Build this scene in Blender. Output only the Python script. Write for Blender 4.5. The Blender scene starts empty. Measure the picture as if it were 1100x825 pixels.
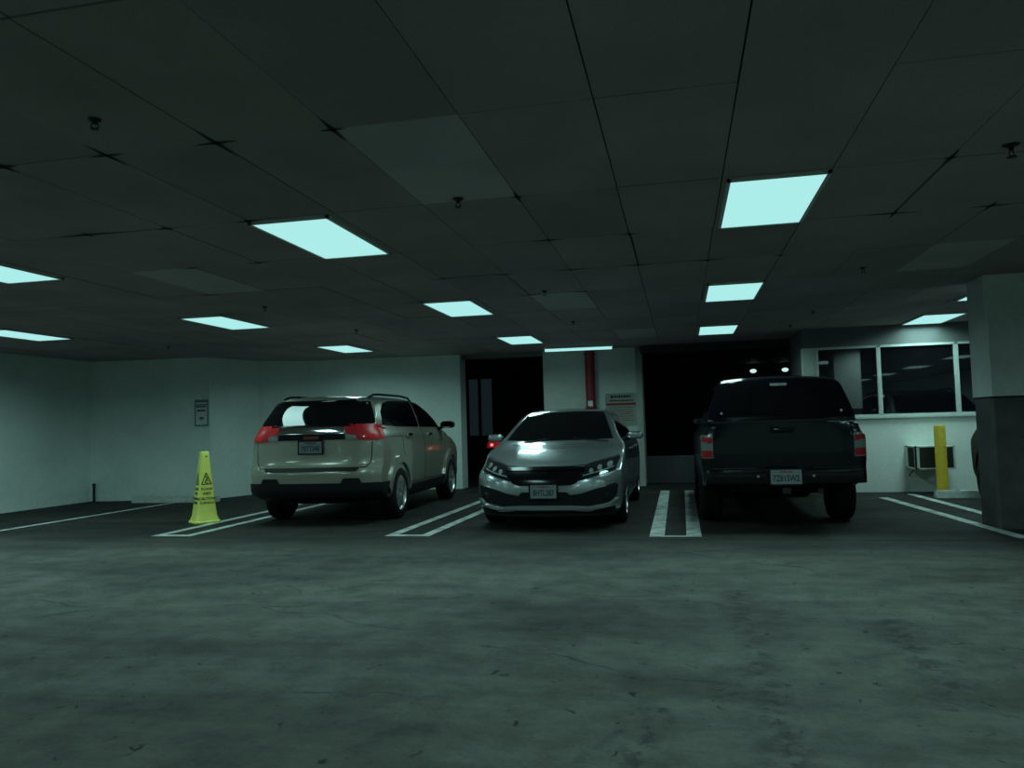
import bpy, bmesh, math, random
from mathutils import Vector, Matrix
from mathutils.bvhtree import BVHTree
random.seed(7)
S = bpy.context.scene
COL = S.collection
PI = math.pi
CAMH = 1.16
CH = CAMH + 1.4165            # ceiling height

# ------------------------------------------------------------------ materials
def nt(name):
    m = bpy.data.materials.new(name); m.use_nodes = True
    b = m.node_tree.nodes['Principled BSDF']
    return m, m.node_tree, b
def setp(b, **k):
    names = dict(base='Base Color', rough='Roughness', metal='Metallic', coat='Coat Weight', ior='IOR',
                 coatr='Coat Roughness', spec='Specular IOR Level', ecol='Emission Color', estr='Emission Strength')
    for a, v in k.items():
        b.inputs[names[a]].default_value = (*v, 1) if isinstance(v, tuple) else v
def mat(name, base, rough=.5, var=.08, scale=8, bump=0, **k):
    """procedural material: base colour broken up by a little noise"""
    m, t, b = nt(name); setp(b, rough=rough, **k)
    tc = t.nodes.new('ShaderNodeTexCoord'); n = t.nodes.new('ShaderNodeTexNoise')
    n.inputs['Scale'].default_value = scale; n.inputs['Detail'].default_value = 6
    t.links.new(tc.outputs['Object'], n.inputs['Vector'])
    r = t.nodes.new('ShaderNodeValToRGB'); e = r.color_ramp.elements
    e[0].position, e[1].position = .3, .7
    e[0].color = (*[c * (1 - var) for c in base], 1); e[1].color = (*[min(1, c * (1 + var)) for c in base], 1)
    t.links.new(n.outputs['Fac'], r.inputs['Fac']); t.links.new(r.outputs['Color'], b.inputs['Base Color'])
    if bump:
        bp = t.nodes.new('ShaderNodeBump'); bp.inputs['Strength'].default_value = bump; bp.inputs['Distance'].default_value = .01
        t.links.new(n.outputs['Fac'], bp.inputs['Height']); t.links.new(bp.outputs['Normal'], b.inputs['Normal'])
    return m
def paint(name, base, metal=.75, rough=.32, coat=1.0, spec=.5):
    m, t, b = nt(name); setp(b, base=base, metal=metal, rough=rough, coat=coat, coatr=.04, spec=spec)
    tc = t.nodes.new('ShaderNodeTexCoord'); n = t.nodes.new('ShaderNodeTexNoise'); n.inputs['Scale'].default_value = 900
    t.links.new(tc.outputs['Object'], n.inputs['Vector'])
    bp = t.nodes.new('ShaderNodeBump'); bp.inputs['Strength'].default_value = .06; bp.inputs['Distance'].default_value = .001
    t.links.new(n.outputs['Fac'], bp.inputs['Height']); t.links.new(bp.outputs['Normal'], b.inputs['Normal'])
    return m
def emis(name, col, s, base=(.1, .1, .1)):
    m, t, b = nt(name); setp(b, base=base, ecol=col, estr=s, rough=.6, spec=0.0); return m

M = {}
M['suv'] = paint('champagne_paint', (.31, .30, .25), .5, .30)
M['civic'] = paint('silver_paint', (.33, .36, .37), .7, .27)
M['truck'] = paint('black_paint', (.003, .004, .008), .1, .2, .3, .3)
M['dark_car'] = paint('dark_grey_paint', (.008, .009, .012), .0, .5, .05, .12)
M['black'] = mat('black_plastic', (.007, .007, .008), .6, .2, 30, spec=.2)
M['gloss_black'] = mat('gloss_black_plastic', (.004, .004, .005), .15, .2, 10, spec=.4)
M['tyre'] = mat('tyre_rubber', (.008, .008, .008), .8, .2, 40, spec=.2)
M['glass'] = mat('tinted_car_glass', (.004, .004, .005), .03, .1, 4, ior=1.5)
M['alloy'] = mat('alloy_wheel', (.42, .44, .44), .3, .08, 20, metal=.8)
M['dark_alloy'] = mat('dark_steel_wheel', (.05, .05, .055), .4, .1, 20, metal=.6)
M['chrome'] = mat('chrome_trim', (.75, .78, .78), .08, .03, 20, metal=1.0)
M['red_lens'] = mat('red_lens', (.45, .008, .014), .4, .15, 60, coat=.1, spec=.35)
M['clear_lens'] = mat('clear_lens', (.20, .23, .23), .15, .25, 60, coat=.6)
M['smoke_lens'] = mat('smoked_headlight_lens', (.012, .014, .015), .06, .3, 40, coat=1.0)
M['lit_red'] = emis('lit_tail_light', (1, .01, .02), .2)
M['lit_white'] = emis('lit_lamp_core', (1, .45, .35), .9)
M['plate'] = mat('licence_plate', (.26, .30, .31), .35, .15, 60)
M['plate_dim'] = mat('dusty_licence_plate', (.17, .2, .21), .5, .15, 60)
M['ink'] = mat('dark_blue_ink', (.02, .03, .07), .6, .1, 30)
M['blackink'] = mat('black_ink', (.012, .012, .012), .6, .1, 30)
M['redink'] = mat('red_ink', (.28, .02, .02), .6, .1, 30)
M['wall'] = None

def wall_mat(name, base, stain=.35, low=None):
    m, t, b = nt(name); setp(b, rough=.7)
    N, L = t.nodes.new, t.links.new
    tc = N('ShaderNodeTexCoord')
    n1 = N('ShaderNodeTexNoise'); n1.inputs['Scale'].default_value = 1.1; n1.inputs['Detail'].default_value = 8; n1.inputs['Roughness'].default_value = .65
    n2 = N('ShaderNodeTexNoise'); n2.inputs['Scale'].default_value = 26; n2.inputs['Detail'].default_value = 5
    L(tc.outputs['Object'], n1.inputs['Vector']); L(tc.outputs['Object'], n2.inputs['Vector'])
    r = N('ShaderNodeValToRGB'); e = r.color_ramp.elements
    e[0].position, e[1].position = .32, .62
    e[0].color = (*[c * (1 - stain) for c in base], 1); e[1].color = (*base, 1)
    L(n1.outputs['Fac'], r.inputs['Fac'])
    mx = N('ShaderNodeMix'); mx.data_type = 'RGBA'; mx.blend_type = 'MULTIPLY'; mx.inputs['Factor'].default_value = .25
    L(r.outputs['Color'], mx.inputs[6]); L(n2.outputs['Color'], mx.inputs[7]); L(mx.outputs[2], b.inputs['Base Color'])
    bp = N('ShaderNodeBump'); bp.inputs['Strength'].default_value = .25; bp.inputs['Distance'].default_value = .006
    L(n2.outputs['Fac'], bp.inputs['Height']); L(bp.outputs['Normal'], b.inputs['Normal'])
    return m
M['wall'] = wall_mat('painted_block_wall', (.80, .90, .85), .15)
M['pier'] = wall_mat('pier_paint', (.66, .72, .65), .2)
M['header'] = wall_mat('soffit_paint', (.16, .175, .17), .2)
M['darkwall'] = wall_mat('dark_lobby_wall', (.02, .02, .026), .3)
M['column'] = wall_mat('column_render', (.74, .78, .74), .3)
M['column_low'] = wall_mat('bare_column_concrete', (.11, .112, .11), .75)
M['concrete'] = mat('pale_concrete', (.42, .45, .42), .85, .25, 14, .4)
M['yellow'] = mat('yellow_bollard_paint', (.72, .50, .035), .45, .12, 12, .1)
M['rust'] = mat('rust_scrape', (.40, .16, .03), .8, .3, 40)
M['cone'] = mat('yellow_cone_plastic', (.80, .80, .16), .42, .05, 10)
M['redpipe'] = mat('red_pipe_paint', (.22, .012, .015), .5, .15, 10)
M['white_metal'] = mat('cream_metal', (.55, .60, .54), .45, .08, 12)
M['frame'] = mat('window_frame_paint', (.50, .56, .53), .45, .08, 12)
M['grille'] = mat('grey_grille', (.11, .12, .12), .6, .2, 60)
M['steel'] = mat('dark_steel', (.03, .03, .03), .5, .2, 30, metal=.6)
M['paper'] = mat('faded_sign_paper', (.62, .68, .68), .6, .1, 20)
M['signboard'] = mat('sign_board', (.30, .32, .28), .5, .08, 20)
M['signred'] = mat('sign_red_print', (.22, .13, .10), .5, .2, 90)
M['diffuser'] = emis('light_diffuser', (.41, .84, .82), 1.0)
M['bluepane'] = emis('dim_blue_pane', (.45, .8, 1.0), .013)
M['smalllamp'] = emis('small_lamp_glow', (.6, .84, .82), 1.0)
M['winglass'] = mat('dark_office_glass', (.004, .004, .006), .02, .1, 3, ior=2.0)

def floor_mat():
    m, t, b = nt('stained_concrete_floor'); N, L = t.nodes.new, t.links.new
    tc = N('ShaderNodeTexCoord'); P = tc.outputs['Object']
    def noise(sc, det=6, rgh=.6, vec=P, dist=0):
        n = N('ShaderNodeTexNoise'); n.inputs['Scale'].default_value = sc; n.inputs['Detail'].default_value = det
        n.inputs['Roughness'].default_value = rgh; n.inputs['Distortion'].default_value = dist; L(vec, n.inputs['Vector']); return n.outputs['Fac']
    def ramp(f, p0, c0, p1, c1):
        r = N('ShaderNodeValToRGB'); e = r.color_ramp.elements
        e[0].position, e[1].position = p0, p1; e[0].color = (*c0, 1); e[1].color = (*c1, 1); L(f, r.inputs['Fac']); return r.outputs['Color']
    def mul(a, c, f=1.0):
        x = N('ShaderNodeMix'); x.data_type = 'RGBA'; x.blend_type = 'MULTIPLY'; x.inputs['Factor'].default_value = f
        L(a, x.inputs[6]); L(c, x.inputs[7]); return x.outputs[2]
    mp = N('ShaderNodeMapping'); mp.inputs['Scale'].default_value = (.35, 1.3, 1); L(P, mp.inputs['Vector'])
    c = ramp(noise(.9, 8, .65, mp.outputs['Vector'], .4), .32, (.085, .086, .076), .68, (.195, .195, .172))
    c = mul(c, ramp(noise(3.2, 8, .7), .34, (.5, .5, .5), .60, (1, 1, 1)), .85)
    c = mul(c, ramp(noise(45, 4, .7), .30, (.7, .7, .7), .62, (1, 1, 1)), .6)
    # scattered pits and oil spots
    c = mul(c, ramp(noise(13, 3, .5, P, .8), .27, (.16, .16, .16), .33, (1, 1, 1)), .8)
    # broken dark track of worn patches running away from the viewer on the right
    sx = N('ShaderNodeSeparateXYZ'); L(P, sx.inputs[0])
    def math_(op, a, bb=None, clamp=False):
        x = N('ShaderNodeMath'); x.operation = op; x.use_clamp = clamp
        for i, q in enumerate((a, bb)):
            if q is None: continue
            if hasattr(q, 'links'): L(q, x.inputs[i])
            else: x.inputs[i].default_value = q
        return x.outputs[0]
    wob = noise(1.3, 5, .6)
    def track(xc, slope, width, y0, y1, grain):
        d = math_('SUBTRACT', sx.outputs[0], math_('ADD', xc, math_('MULTIPLY', sx.outputs[1], slope)))
        d = math_('ADD', d, math_('MULTIPLY', math_('SUBTRACT', wob, .5), .35))
        near = math_('SUBTRACT', 1.0, math_('DIVIDE', math_('ABSOLUTE', d), width), True)
        iny = math_('MULTIPLY', math_('GREATER_THAN', sx.outputs[1], y0), math_('LESS_THAN', sx.outputs[1], y1))
        g = noise(grain, 5, .7)
        return math_('MULTIPLY', math_('MULTIPLY', near, iny), math_('MULTIPLY', math_('SUBTRACT', g, .45, True), 9.0, True), True)
    f1 = track(.28, .01, .12, 2.3, 5.6, 9); f2 = track(.95, .03, .13, 3.4, 4.9, 9); f3 = track(-.25, .03, .09, 2.3, 3.3, 11)
    f = math_('MULTIPLY', math_('MAXIMUM', f1, math_('MAXIMUM', f2, f3)), .75)
    # thin cracks: zero lines of a stretched noise
    nz = N('ShaderNodeTexNoise'); nz.inputs['Scale'].default_value = 1.6; nz.inputs['Detail'].default_value = 7; L(P, nz.inputs['Vector'])
    vm = N('ShaderNodeVectorMath'); vm.operation = 'MULTIPLY_ADD'; L(nz.outputs['Color'], vm.inputs[0]); vm.inputs[1].default_value = (.45, .45, 0); L(P, vm.inputs[2])
    mp2 = N('ShaderNodeMapping'); mp2.inputs['Scale'].default_value = (.30, .80, 1); mp2.inputs['Location'].default_value = (.3, .1, 0); L(vm.outputs[0], mp2.inputs['Vector'])
    vo = N('ShaderNodeTexVoronoi'); vo.voronoi_dimensions = '2D'; vo.feature = 'DISTANCE_TO_EDGE'; vo.inputs['Scale'].default_value = 1.0; L(mp2.outputs['Vector'], vo.inputs['Vector'])
    cr = math_('SUBTRACT', 1.0, math_('DIVIDE', vo.outputs['Distance'], .012), True)
    cr = math_('MULTIPLY', cr, math_('MULTIPLY', math_('SUBTRACT', noise(1.3, 6, .7), .47, True), 9.0, True), True)
    f = math_('MAXIMUM', f, math_('MULTIPLY', cr, .85))
    x = N('ShaderNodeMix'); x.data_type = 'RGBA'; L(f, x.inputs['Factor']); L(c, x.inputs[6]); x.inputs[7].default_value = (.035, .035, .035, 1)
    c = x.outputs[2]
    # the parking bays are dirtier: darker, oil soaked concrete beyond a ragged edge
    fb = math_('ADD', sx.outputs[1], math_('MULTIPLY', math_('SUBTRACT', noise(.8, 6, .6), .5), 2.2))
    rb_ = N('ShaderNodeMapRange'); rb_.interpolation_type = 'SMOOTHSTEP'; rb_.inputs['From Min'].default_value = 6.6; rb_.inputs['From Max'].default_value = 8.6
    L(fb, rb_.inputs['Value'])
    c = mul(c, ramp(rb_.outputs[0], 0.0, (1, 1, 1), 1.0, (.24, .235, .235)))
    L(c, b.inputs['Base Color'])
    rr = N('ShaderNodeMapRange'); rr.inputs['To Min'].default_value = .6; rr.inputs['To Max'].default_value = .85
    L(noise(2.2, 6, .6), rr.inputs['Value']); L(rr.outputs[0], b.inputs['Roughness'])
    bp = N('ShaderNodeBump'); bp.inputs['Strength'].default_value = .35; bp.inputs['Distance'].default_value = .012
    L(noise(30, 6, .7), bp.inputs['Height']); L(bp.outputs['Normal'], b.inputs['Normal'])
    setp(b, spec=.12)
    return m
M['floor'] = floor_mat()
def line_mat():
    m, t, b = nt('worn_white_line_paint'); N, L = t.nodes.new, t.links.new
    tc = N('ShaderNodeTexCoord'); n = N('ShaderNodeTexNoise'); n.inputs['Scale'].default_value = 5; n.inputs['Detail'].default_value = 8
    n.inputs['Roughness'].default_value = .75; L(tc.outputs['Object'], n.inputs['Vector'])
    r = N('ShaderNodeValToRGB'); e = r.color_ramp.elements; e[0].position, e[1].position = .36, .56
    e[0].color = (.16, .17, .16, 1); e[1].color = (.55, .60, .56, 1)
    L(n.outputs['Fac'], r.inputs['Fac']); L(r.outputs['Color'], b.inputs['Base Color']); setp(b, rough=.6)
    return m
M['line'] = line_mat()
def tile_mat(name, base):
    m, t, b = nt(name); N, L = t.nodes.new, t.links.new
    tc = N('ShaderNodeTexCoord')
    n = N('ShaderNodeTexNoise'); n.inputs['Scale'].default_value = 1.2; n.inputs['Detail'].default_value = 6; L(tc.outputs['Object'], n.inputs['Vector'])
    n2 = N('ShaderNodeTexNoise'); n2.inputs['Scale'].default_value = 120; L(tc.outputs['Object'], n2.inputs['Vector'])
    r = N('ShaderNodeValToRGB'); e = r.color_ramp.elements; e[0].position, e[1].position = .3, .7
    e[0].color = (*[c * .78 for c in base], 1); e[1].color = (*base, 1)
    mx = N('ShaderNodeMix'); mx.data_type = 'RGBA'; mx.blend_type = 'MULTIPLY'; mx.inputs['Factor'].default_value = .45
    L(n.outputs['Fac'], r.inputs['Fac']); L(r.outputs['Color'], mx.inputs[6]); L(n2.outputs['Color'], mx.inputs[7]); L(mx.outputs[2], b.inputs['Base Color'])
    setp(b, rough=.85, spec=.2)
    return m
M['tile_a'] = tile_mat('grey_ceiling_tile', (.50, .42, .43))
M['tile_b'] = tile_mat('browner_ceiling_tile', (.48, .40, .395))
M['tile_c'] = tile_mat('darker_ceiling_tile', (.43, .375, .385))
M['tile_new'] = tile_mat('newer_ceiling_tile', (.64, .62, .62))
M['void'] = mat('dark_ceiling_void', (.01, .01, .01), .9)
M['stain'] = mat('dark_dirt', (.02, .018, .016), .9)

# ------------------------------------------------------------------ mesh helpers
def newobj(name, bm, m, parent=None, smooth=None, loc=None):
    me = bpy.data.meshes.new(name)
    bmesh.ops.recalc_face_normals(bm, faces=bm.faces[:])
    bm.to_mesh(me); bm.free()
    for x in (m if isinstance(m, (list, tuple)) else [m]): me.materials.append(x)
    o = bpy.data.objects.new(name, me); COL.objects.link(o)
    if parent is not None: o.parent = parent
    if loc is not None: o.location = loc
    if smooth is not None:
        for p in me.polygons: p.use_smooth = True
        me.set_sharp_from_angle(angle=math.radians(smooth))
    return o
def tag(o, label=None, cat=None, group=None, kind=None):
    if label: o['label'] = label
    if cat: o['category'] = cat
    if group: o['group'] = group
    if kind: o['kind'] = kind
    return o
def thing(name, label, cat, loc=(0, 0, 0), rz=0, group=None):
    o = bpy.data.objects.new(name, None); COL.objects.link(o); o.location = loc; o.rotation_euler = (0, 0, rz)
    o.empty_display_size = .2
    return tag(o, label, cat, group)
def box(bm, x0, x1, y0, y1, z0, z1, bev=0, mi=0):
    r = bmesh.ops.create_cube(bm, size=1)
    vs = r['verts']
    for v in vs: v.co = Vector(((x0 + x1) / 2 + v.co.x * (x1 - x0), (y0 + y1) / 2 + v.co.y * (y1 - y0), (z0 + z1) / 2 + v.co.z * (z1 - z0)))
    fs = {f for v in vs for f in v.link_faces}
    for f in fs: f.material_index = mi
    if bev:
        bmesh.ops.bevel(bm, geom=list({e for v in vs for e in v.link_edges}), offset=bev, segments=2, affect='EDGES', profile=.6)
def bx(*a, **k):
    bm = bmesh.new(); box(bm, *a, **k); return bm
def prism(bm, pts, z0, z1):
    a = [bm.verts.new((x, y, z0)) for x, y in pts]; b = [bm.verts.new((x, y, z1)) for x, y in pts]
    n = len(pts); bm.faces.new(a[::-1]); bm.faces.new(b)
    for i in range(n): bm.faces.new((a[i], a[(i + 1) % n], b[(i + 1) % n], b[i]))
def tube(bm, pts, r, n=10, caps=True):
    rings = []
    pts = [Vector(p) for p in pts]
    for i, p in enumerate(pts):
        d = (pts[min(i + 1, len(pts) - 1)] - pts[max(i - 1, 0)]).normalized()
        a = d.orthogonal().normalized() if i == 0 else (rings_a - d * rings_a.dot(d)).normalized()
        rings_a = a; b = d.cross(a); rr = r[i] if isinstance(r, (list, tuple)) else r
        rings.append([bm.verts.new(p + (a * math.cos(t) + b * math.sin(t)) * rr) for t in [2 * PI * k / n for k in range(n)]])
    for A, B in zip(rings, rings[1:]):
        for k in range(n): bm.faces.new((A[k], A[(k + 1) % n], B[(k + 1) % n], B[k]))
    if caps: bm.faces.new(rings[0][::-1]); bm.faces.new(rings[-1])
def lathe(bm, prof, n=24, axis='z', org=(0, 0, 0), closed=False):
    """prof: list of (radius, height)"""
    rings = []
    for r, h in prof:
        ring = []
        for k in range(n):
            t = 2 * PI * k / n; c, s = math.cos(t) * r, math.sin(t) * r
            p = (c, s, h) if axis == 'z' else (h, c, s)
            ring.append(bm.verts.new(Vector(org) + Vector(p)))
        rings.append(ring)
    prs = list(zip(rings, rings[1:])) + ([(rings[-1], rings[0])] if closed else [])
    for A, B in prs:
        for k in range(n): bm.faces.new((A[k], A[(k + 1) % n], B[(k + 1) % n], B[k]))
    if not closed: bm.faces.new(rings[0][::-1]); bm.faces.new(rings[-1])
def text(name, s, size, m, parent, mtx, ext=.001):
    cu = bpy.data.curves.new(name, 'FONT'); cu.body = s; cu.size = size; cu.extrude = ext; cu.offset = size * .02; cu.align_x = 'CENTER'; cu.align_y = 'CENTER'
    o = bpy.data.objects.new(name + '_tmp', cu); COL.objects.link(o)
    me = bpy.data.meshes.new_from_object(o.evaluated_get(bpy.context.evaluated_depsgraph_get()))
    bpy.data.objects.remove(o); bpy.data.curves.remove(cu)
    me.transform(mtx); me.materials.clear(); me.materials.append(m); me.name = name
    o = bpy.data.objects.new(name, me); COL.objects.link(o); o.parent = parent
    return o
RX = lambda d: Matrix.Rotation(math.radians(d), 4, 'X')
RZ = lambda d: Matrix.Rotation(math.radians(d), 4, 'Z')
T = lambda *a: Matrix.Translation(a)

# ------------------------------------------------------------------ interpolation
def curve(pts):
    """smooth monotone interpolation through (t, value) pairs"""
    xs = [p[0] for p in pts]; ys = [p[1] for p in pts]; n = len(xs)
    d = [(ys[i + 1] - ys[i]) / (xs[i + 1] - xs[i]) for i in range(n - 1)]
    m = [d[0]] + [0 if d[i - 1] * d[i] <= 0 else 2 * d[i - 1] * d[i] / (d[i - 1] + d[i]) for i in range(1, n - 1)] + [d[-1]]
    def f(t):
        if t <= xs[0]: return ys[0]
        if t >= xs[-1]: return ys[-1]
        i = 0
        while t > xs[i + 1]: i += 1
        h = xs[i + 1] - xs[i]; u = (t - xs[i]) / h
        return (ys[i] * (1 + 2 * u) * (1 - u) ** 2 + m[i] * h * u * (1 - u) ** 2 + ys[i + 1] * u * u * (3 - 2 * u) + m[i + 1] * h * u * u * (u - 1))
    return f

# ------------------------------------------------------------------ car body shell
def shell(y0, y1, zt, zb, W, plan, Ff, Fr, Lf=1.1, Lr=.9, crown=.03, rt=.07, rb=.05, ns=22, nv=26, ny=90):
    """closed car shell. zt/zb: top and bottom height along y; W(z): half width by height; plan(y): width factor;
    Ff/Fr(x/w, z): how far the front / rear face sits back from its foremost / rearmost plane"""
    bm = bmesh.new(); V = {}
    def sm(u): u = min(1, max(0, u)); return u * u * (3 - 2 * u)
    def vf(k):                      # rows closer together near top and bottom
        u = k / nv; return .5 - .5 * math.cos(PI * u) if 0 else u * .45 + .55 * (.5 - .5 * math.cos(PI * u))
    def P(i, k, j):
        key = (i, k, j)
        if key in V: return V[key]
        s = -1 + 2 * i / ns; y = y0 + (y1 - y0) * j / ny
        top = zt(y) - crown * s * s; bot = zb(y); z = bot + (top - bot) * vf(k)
        w = W(z, y) * plan(y)
        t = top - z
        if t < rt: w -= rt - math.sqrt(max(0, rt * rt - (rt - t) ** 2))
        t = z - bot
        if t < rb: w -= rb - math.sqrt(max(0, rb * rb - (rb - t) ** 2))
        x = s * w; q = abs(s)
        yy = y + Ff(q, z) * sm((y - (y1 - Lf)) / Lf) + Fr(q, z) * sm(((y0 + Lr) - y) / Lr)
        V[key] = bm.verts.new((x, yy, z)); return V[key]
    def grid(fn, na, nb):
        for a in range(na):
            for b in range(nb):
                f = [fn(a, b), fn(a + 1, b), fn(a + 1, b + 1), fn(a, b + 1)]
                bm.faces.new(f)
    grid(lambda a, b: P(a, nv, b), ns, ny); grid(lambda a, b: P(a, 0, b), ns, ny)
    grid(lambda a, b: P(0, a, b), nv, ny); grid(lambda a, b: P(ns, a, b), nv, ny)
    grid(lambda a, b: P(a, b, 0), ns, nv); grid(lambda a, b: P(a, b, ny), ns, nv)
    bmesh.ops.recalc_face_normals(bm, faces=bm.faces[:])
    return bm
def cut_arches(bm, wheels, r, hw, name, m, parent, depth=.34):
    """body mesh with wheel wells cut out"""
    o = newobj(name, bm, [m, M['black']], parent)
    cb = bmesh.new()
    for (wy, wz) in wheels:
        for s in (-1, 1):
            res = bmesh.ops.create_cone(cb, cap_ends=True, segments=40, radius1=r, radius2=r, depth=depth + .2,
                                        matrix=T(s * (hw + .1 - depth / 2), wy, wz) @ Matrix.Rotation(PI / 2, 4, 'Y'))
    c = newobj('cutter', cb, [m, M['black']])
    for p in c.data.polygons: p.material_index = 1
    md = o.modifiers.new('b', 'BOOLEAN'); md.operation = 'DIFFERENCE'; md.object = c; md.solver = 'EXACT'
    dg = bpy.context.evaluated_depsgraph_get()
    me = bpy.data.meshes.new_from_object(o.evaluated_get(dg)); o.modifiers.clear()
    o.data = me; me.name = name
    bpy.data.objects.remove(c)
    for p in me.polygons: p.use_smooth = True
    me.set_sharp_from_angle(angle=math.radians(38))
    return o

class Skin:
    """lays panels, lamps and glass onto a shell"""
    def __init__(self, bm): self.t = BVHTree.FromBMesh(bm)
    def patch(self, name, poly, view, m, parent, off=.004, th=.012, step=.04, smooth=35):
        bm = bmesh.new()
        f = bm.faces.new([bm.verts.new((a, b, 0)) for a, b in poly])
        for ax in (0, 1):
            lo = min(p[ax] for p in poly); hi = max(p[ax] for p in poly); k = math.ceil(lo / step) * step
            while k < hi:
                co = [0, 0, 0]; co[ax] = k; no = [0, 0, 0]; no[ax] = 1
                bmesh.ops.bisect_plane(bm, geom=bm.verts[:] + bm.edges[:] + bm.faces[:], dist=1e-5, plane_co=co, plane_no=no)
                k += step
        bmesh.ops.triangulate(bm, faces=[x for x in bm.faces if len(x.verts) > 4])
        org, d = {'front': (lambda a, b: (a, 9, b), (0, -1, 0)), 'rear': (lambda a, b: (a, -9, b), (0, 1, 0)),
                  'right': (lambda a, b: (9, a, b), (-1, 0, 0)), 'left': (lambda a, b: (-9, a, b), (1, 0, 0)),
                  'top': (lambda a, b: (a, b, 9), (0, 0, -1))}[view]
        d = Vector(d); outer = []; bmv = bm.verts[:]
        last = None
        pos = {}
        for v in bmv:
            o = Vector(org(v.co.x, v.co.y)); h = self.t.ray_cast(o, d)
            pos[v] = h
        for v in bmv:
            h = pos[v]
            if h[0] is None:
                # off the silhouette: borrow the depth of the closest laid vertex
                best = min((w for w in bmv if pos[w][0] is not None), key=lambda w: (w.co - v.co).length)
                p = pos[best][0]; q = Vector(org(v.co.x, v.co.y)); ax = [abs(c) > .5 for c in d].index(True); q[ax] = p[ax]
                n = pos[best][1]
            else: q, n = h[0], h[1]
            if n.dot(d) > 0: n = -n
            outer.append((v, q + n * off, q + n * (off - th)))
        inner = {}
        edges = [e for e in bm.edges if len(e.link_faces) == 1]
        fs = bm.faces[:]
        for v, a, b in outer:
            inner[v] = bm.verts.new(b)
        for v, a, b in outer: v.co = a
        for x in fs: bm.faces.new([inner[v] for v in reversed(x.verts)])
        for e in edges: bm.faces.new((e.verts[0], e.verts[1], inner[e.verts[1]], inner[e.verts[0]]))
        return newobj(name, bm, m, parent, smooth)
    def line(self, name, pts, w, view, m, parent, off=.0015, th=.006):
        """narrow gap following a polyline"""
        out = []
        bmt = []
        for (a, b), (c, d) in zip(pts, pts[1:]):
            L = math.hypot(c - a, d - b); nx, ny = -(d - b) / L * w / 2, (c - a) / L * w / 2
            ex, ey = (c - a) / L * w / 2, (d - b) / L * w / 2
            out.append(self.patch('tmp', [(a - ex + nx, b - ey + ny), (a - ex - nx, b - ey - ny), (c + ex - nx, d + ey - ny), (c + ex + nx, d + ey + ny)], view, m, None, off, th, .06, None))
        return join(name, out, m, parent)
    def pair(self, name, poly, view, m, parent, **k):
        r = []
        if view in ('front', 'rear', 'top'):
            r.append(self.patch(name, poly, view, m, parent, **k)); r.append(self.patch(name, [(-a, b) for a, b in poly][::-1], view, m, parent, **k))
        else:
            r.append(self.patch(name, poly, 'right', m, parent, **k)); r.append(self.patch(name, poly, 'left', m, parent, **k))
        return r
def join(name, objs, m, parent):
    bm = bmesh.new()
    for o in objs:
        bm.from_mesh(o.data); me = o.data; bpy.data.objects.remove(o); bpy.data.meshes.remove(me)
    return newobj(name, bm, m, parent)

def make_wheel(parent, x, y, r, w, side, rimm, spokes=5, name='wheel', style='split'):
    """wheel whose outer face looks along side (+1/-1) x"""
    bm = bmesh.new(); h = w / 2; ri = r * .66
    prof = [(ri, -h * .8), (ri + .01, -h), (r * .90, -h), (r * .97, -h * .82), (r, -h * .55), (r, h * .55), (r * .97, h * .82), (r * .90, h), (ri + .01, h), (ri, h * .8)]
    lathe(bm, prof, 36, 'x', closed=True)
    # tread grooves
    t = newobj(name, bm, M['tyre'], parent, 40, (x, y, r))
    b = bmesh.new(); f = side * h
    lathe(b, [(ri * 1.02, f * .92), (ri * .98, f * .70), (ri * .93, f * .62), (ri * .90, -f * .7), (ri * 1.0, -f * .85)], 36, 'x', closed=True)
    lathe(b, [(.001, f * .55), (.055, f * .60), (.06, f * .45), (.06, -f * .2), (.001, -f * .2)], 18, 'x')
    for k in range(spokes):
        a = 2 * PI * k / spokes + .3
        for da in ((-.13, .13) if style == 'split' else (0,)):
            c = [(0.05, -.02), (ri * .95, -.022), (ri * .95, .022), (0.05, .02)]
            va = []
            for (rr, tt) in c:
                ang = a + (da if rr > .1 else da * .4) ; 
                for xx in (f * .72, f * .42):
                    va.append(b.verts.new((xx - (f * .12 if rr < .1 else 0) * -1, math.cos(ang) * rr - math.sin(ang) * tt, math.sin(ang) * rr + math.cos(ang) * tt)))
            o_ = [va[0], va[2], va[4], va[6]]; i_ = [va[1], va[3], va[5], va[7]]
            b.faces.new(o_); b.faces.new(i_[::-1])
            for q in range(4): b.faces.new((o_[q], o_[(q + 1) % 4], i_[(q + 1) % 4], i_[q]))
    newobj('rim', b, rimm, t, 35)
    d = bmesh.new(); lathe(d, [(.001, -f * .1), (ri * .86, -f * .1), (ri * .86, -f * .4), (.001, -f * .4)], 24, 'x')
    newobj('brake_disc', d, M['steel'], t, 35)
    return t
def mirror_part(parent, x, y, z, m, side, s=1.0):
    bm = bmesh.new()
    bmesh.ops.create_uvsphere(bm, u_segments=20, v_segments=12, radius=1)
    for v in bm.verts:
        c = v.co
        for ax in range(3): c[ax] = math.copysign(abs(c[ax]) ** .6, c[ax])
        v.co = Vector((x + side * .10 * s + c.x * .115 * s, y + c.y * .06 * s + side * c.x * -.02 * side, z + .05 * s + c.z * .055 * s))
    o = newobj('wing_mirror', bm, m, parent, 60)
    b = bmesh.new(); tube(b, [(x - side * .06, y + .01, z - .01), (x + side * .04, y, z + .02)], .025 * s, 8)
    newobj('mirror_arm', b, M['black'], o, 60)
    g = bmesh.new(); lathe(g, [(.001, 0), (.085 * s, 0), (.085 * s, .006), (.001, .006)], 20, 'z')
    for v in g.verts: v.co = Vector((x + side * .10 * s + v.co.x * 1.1, y - .062 * s - v.co.z, z + .05 * s + v.co.y * .65))
    newobj('mirror_glass', g, M['glass'], o, 60)
    return o
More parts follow.
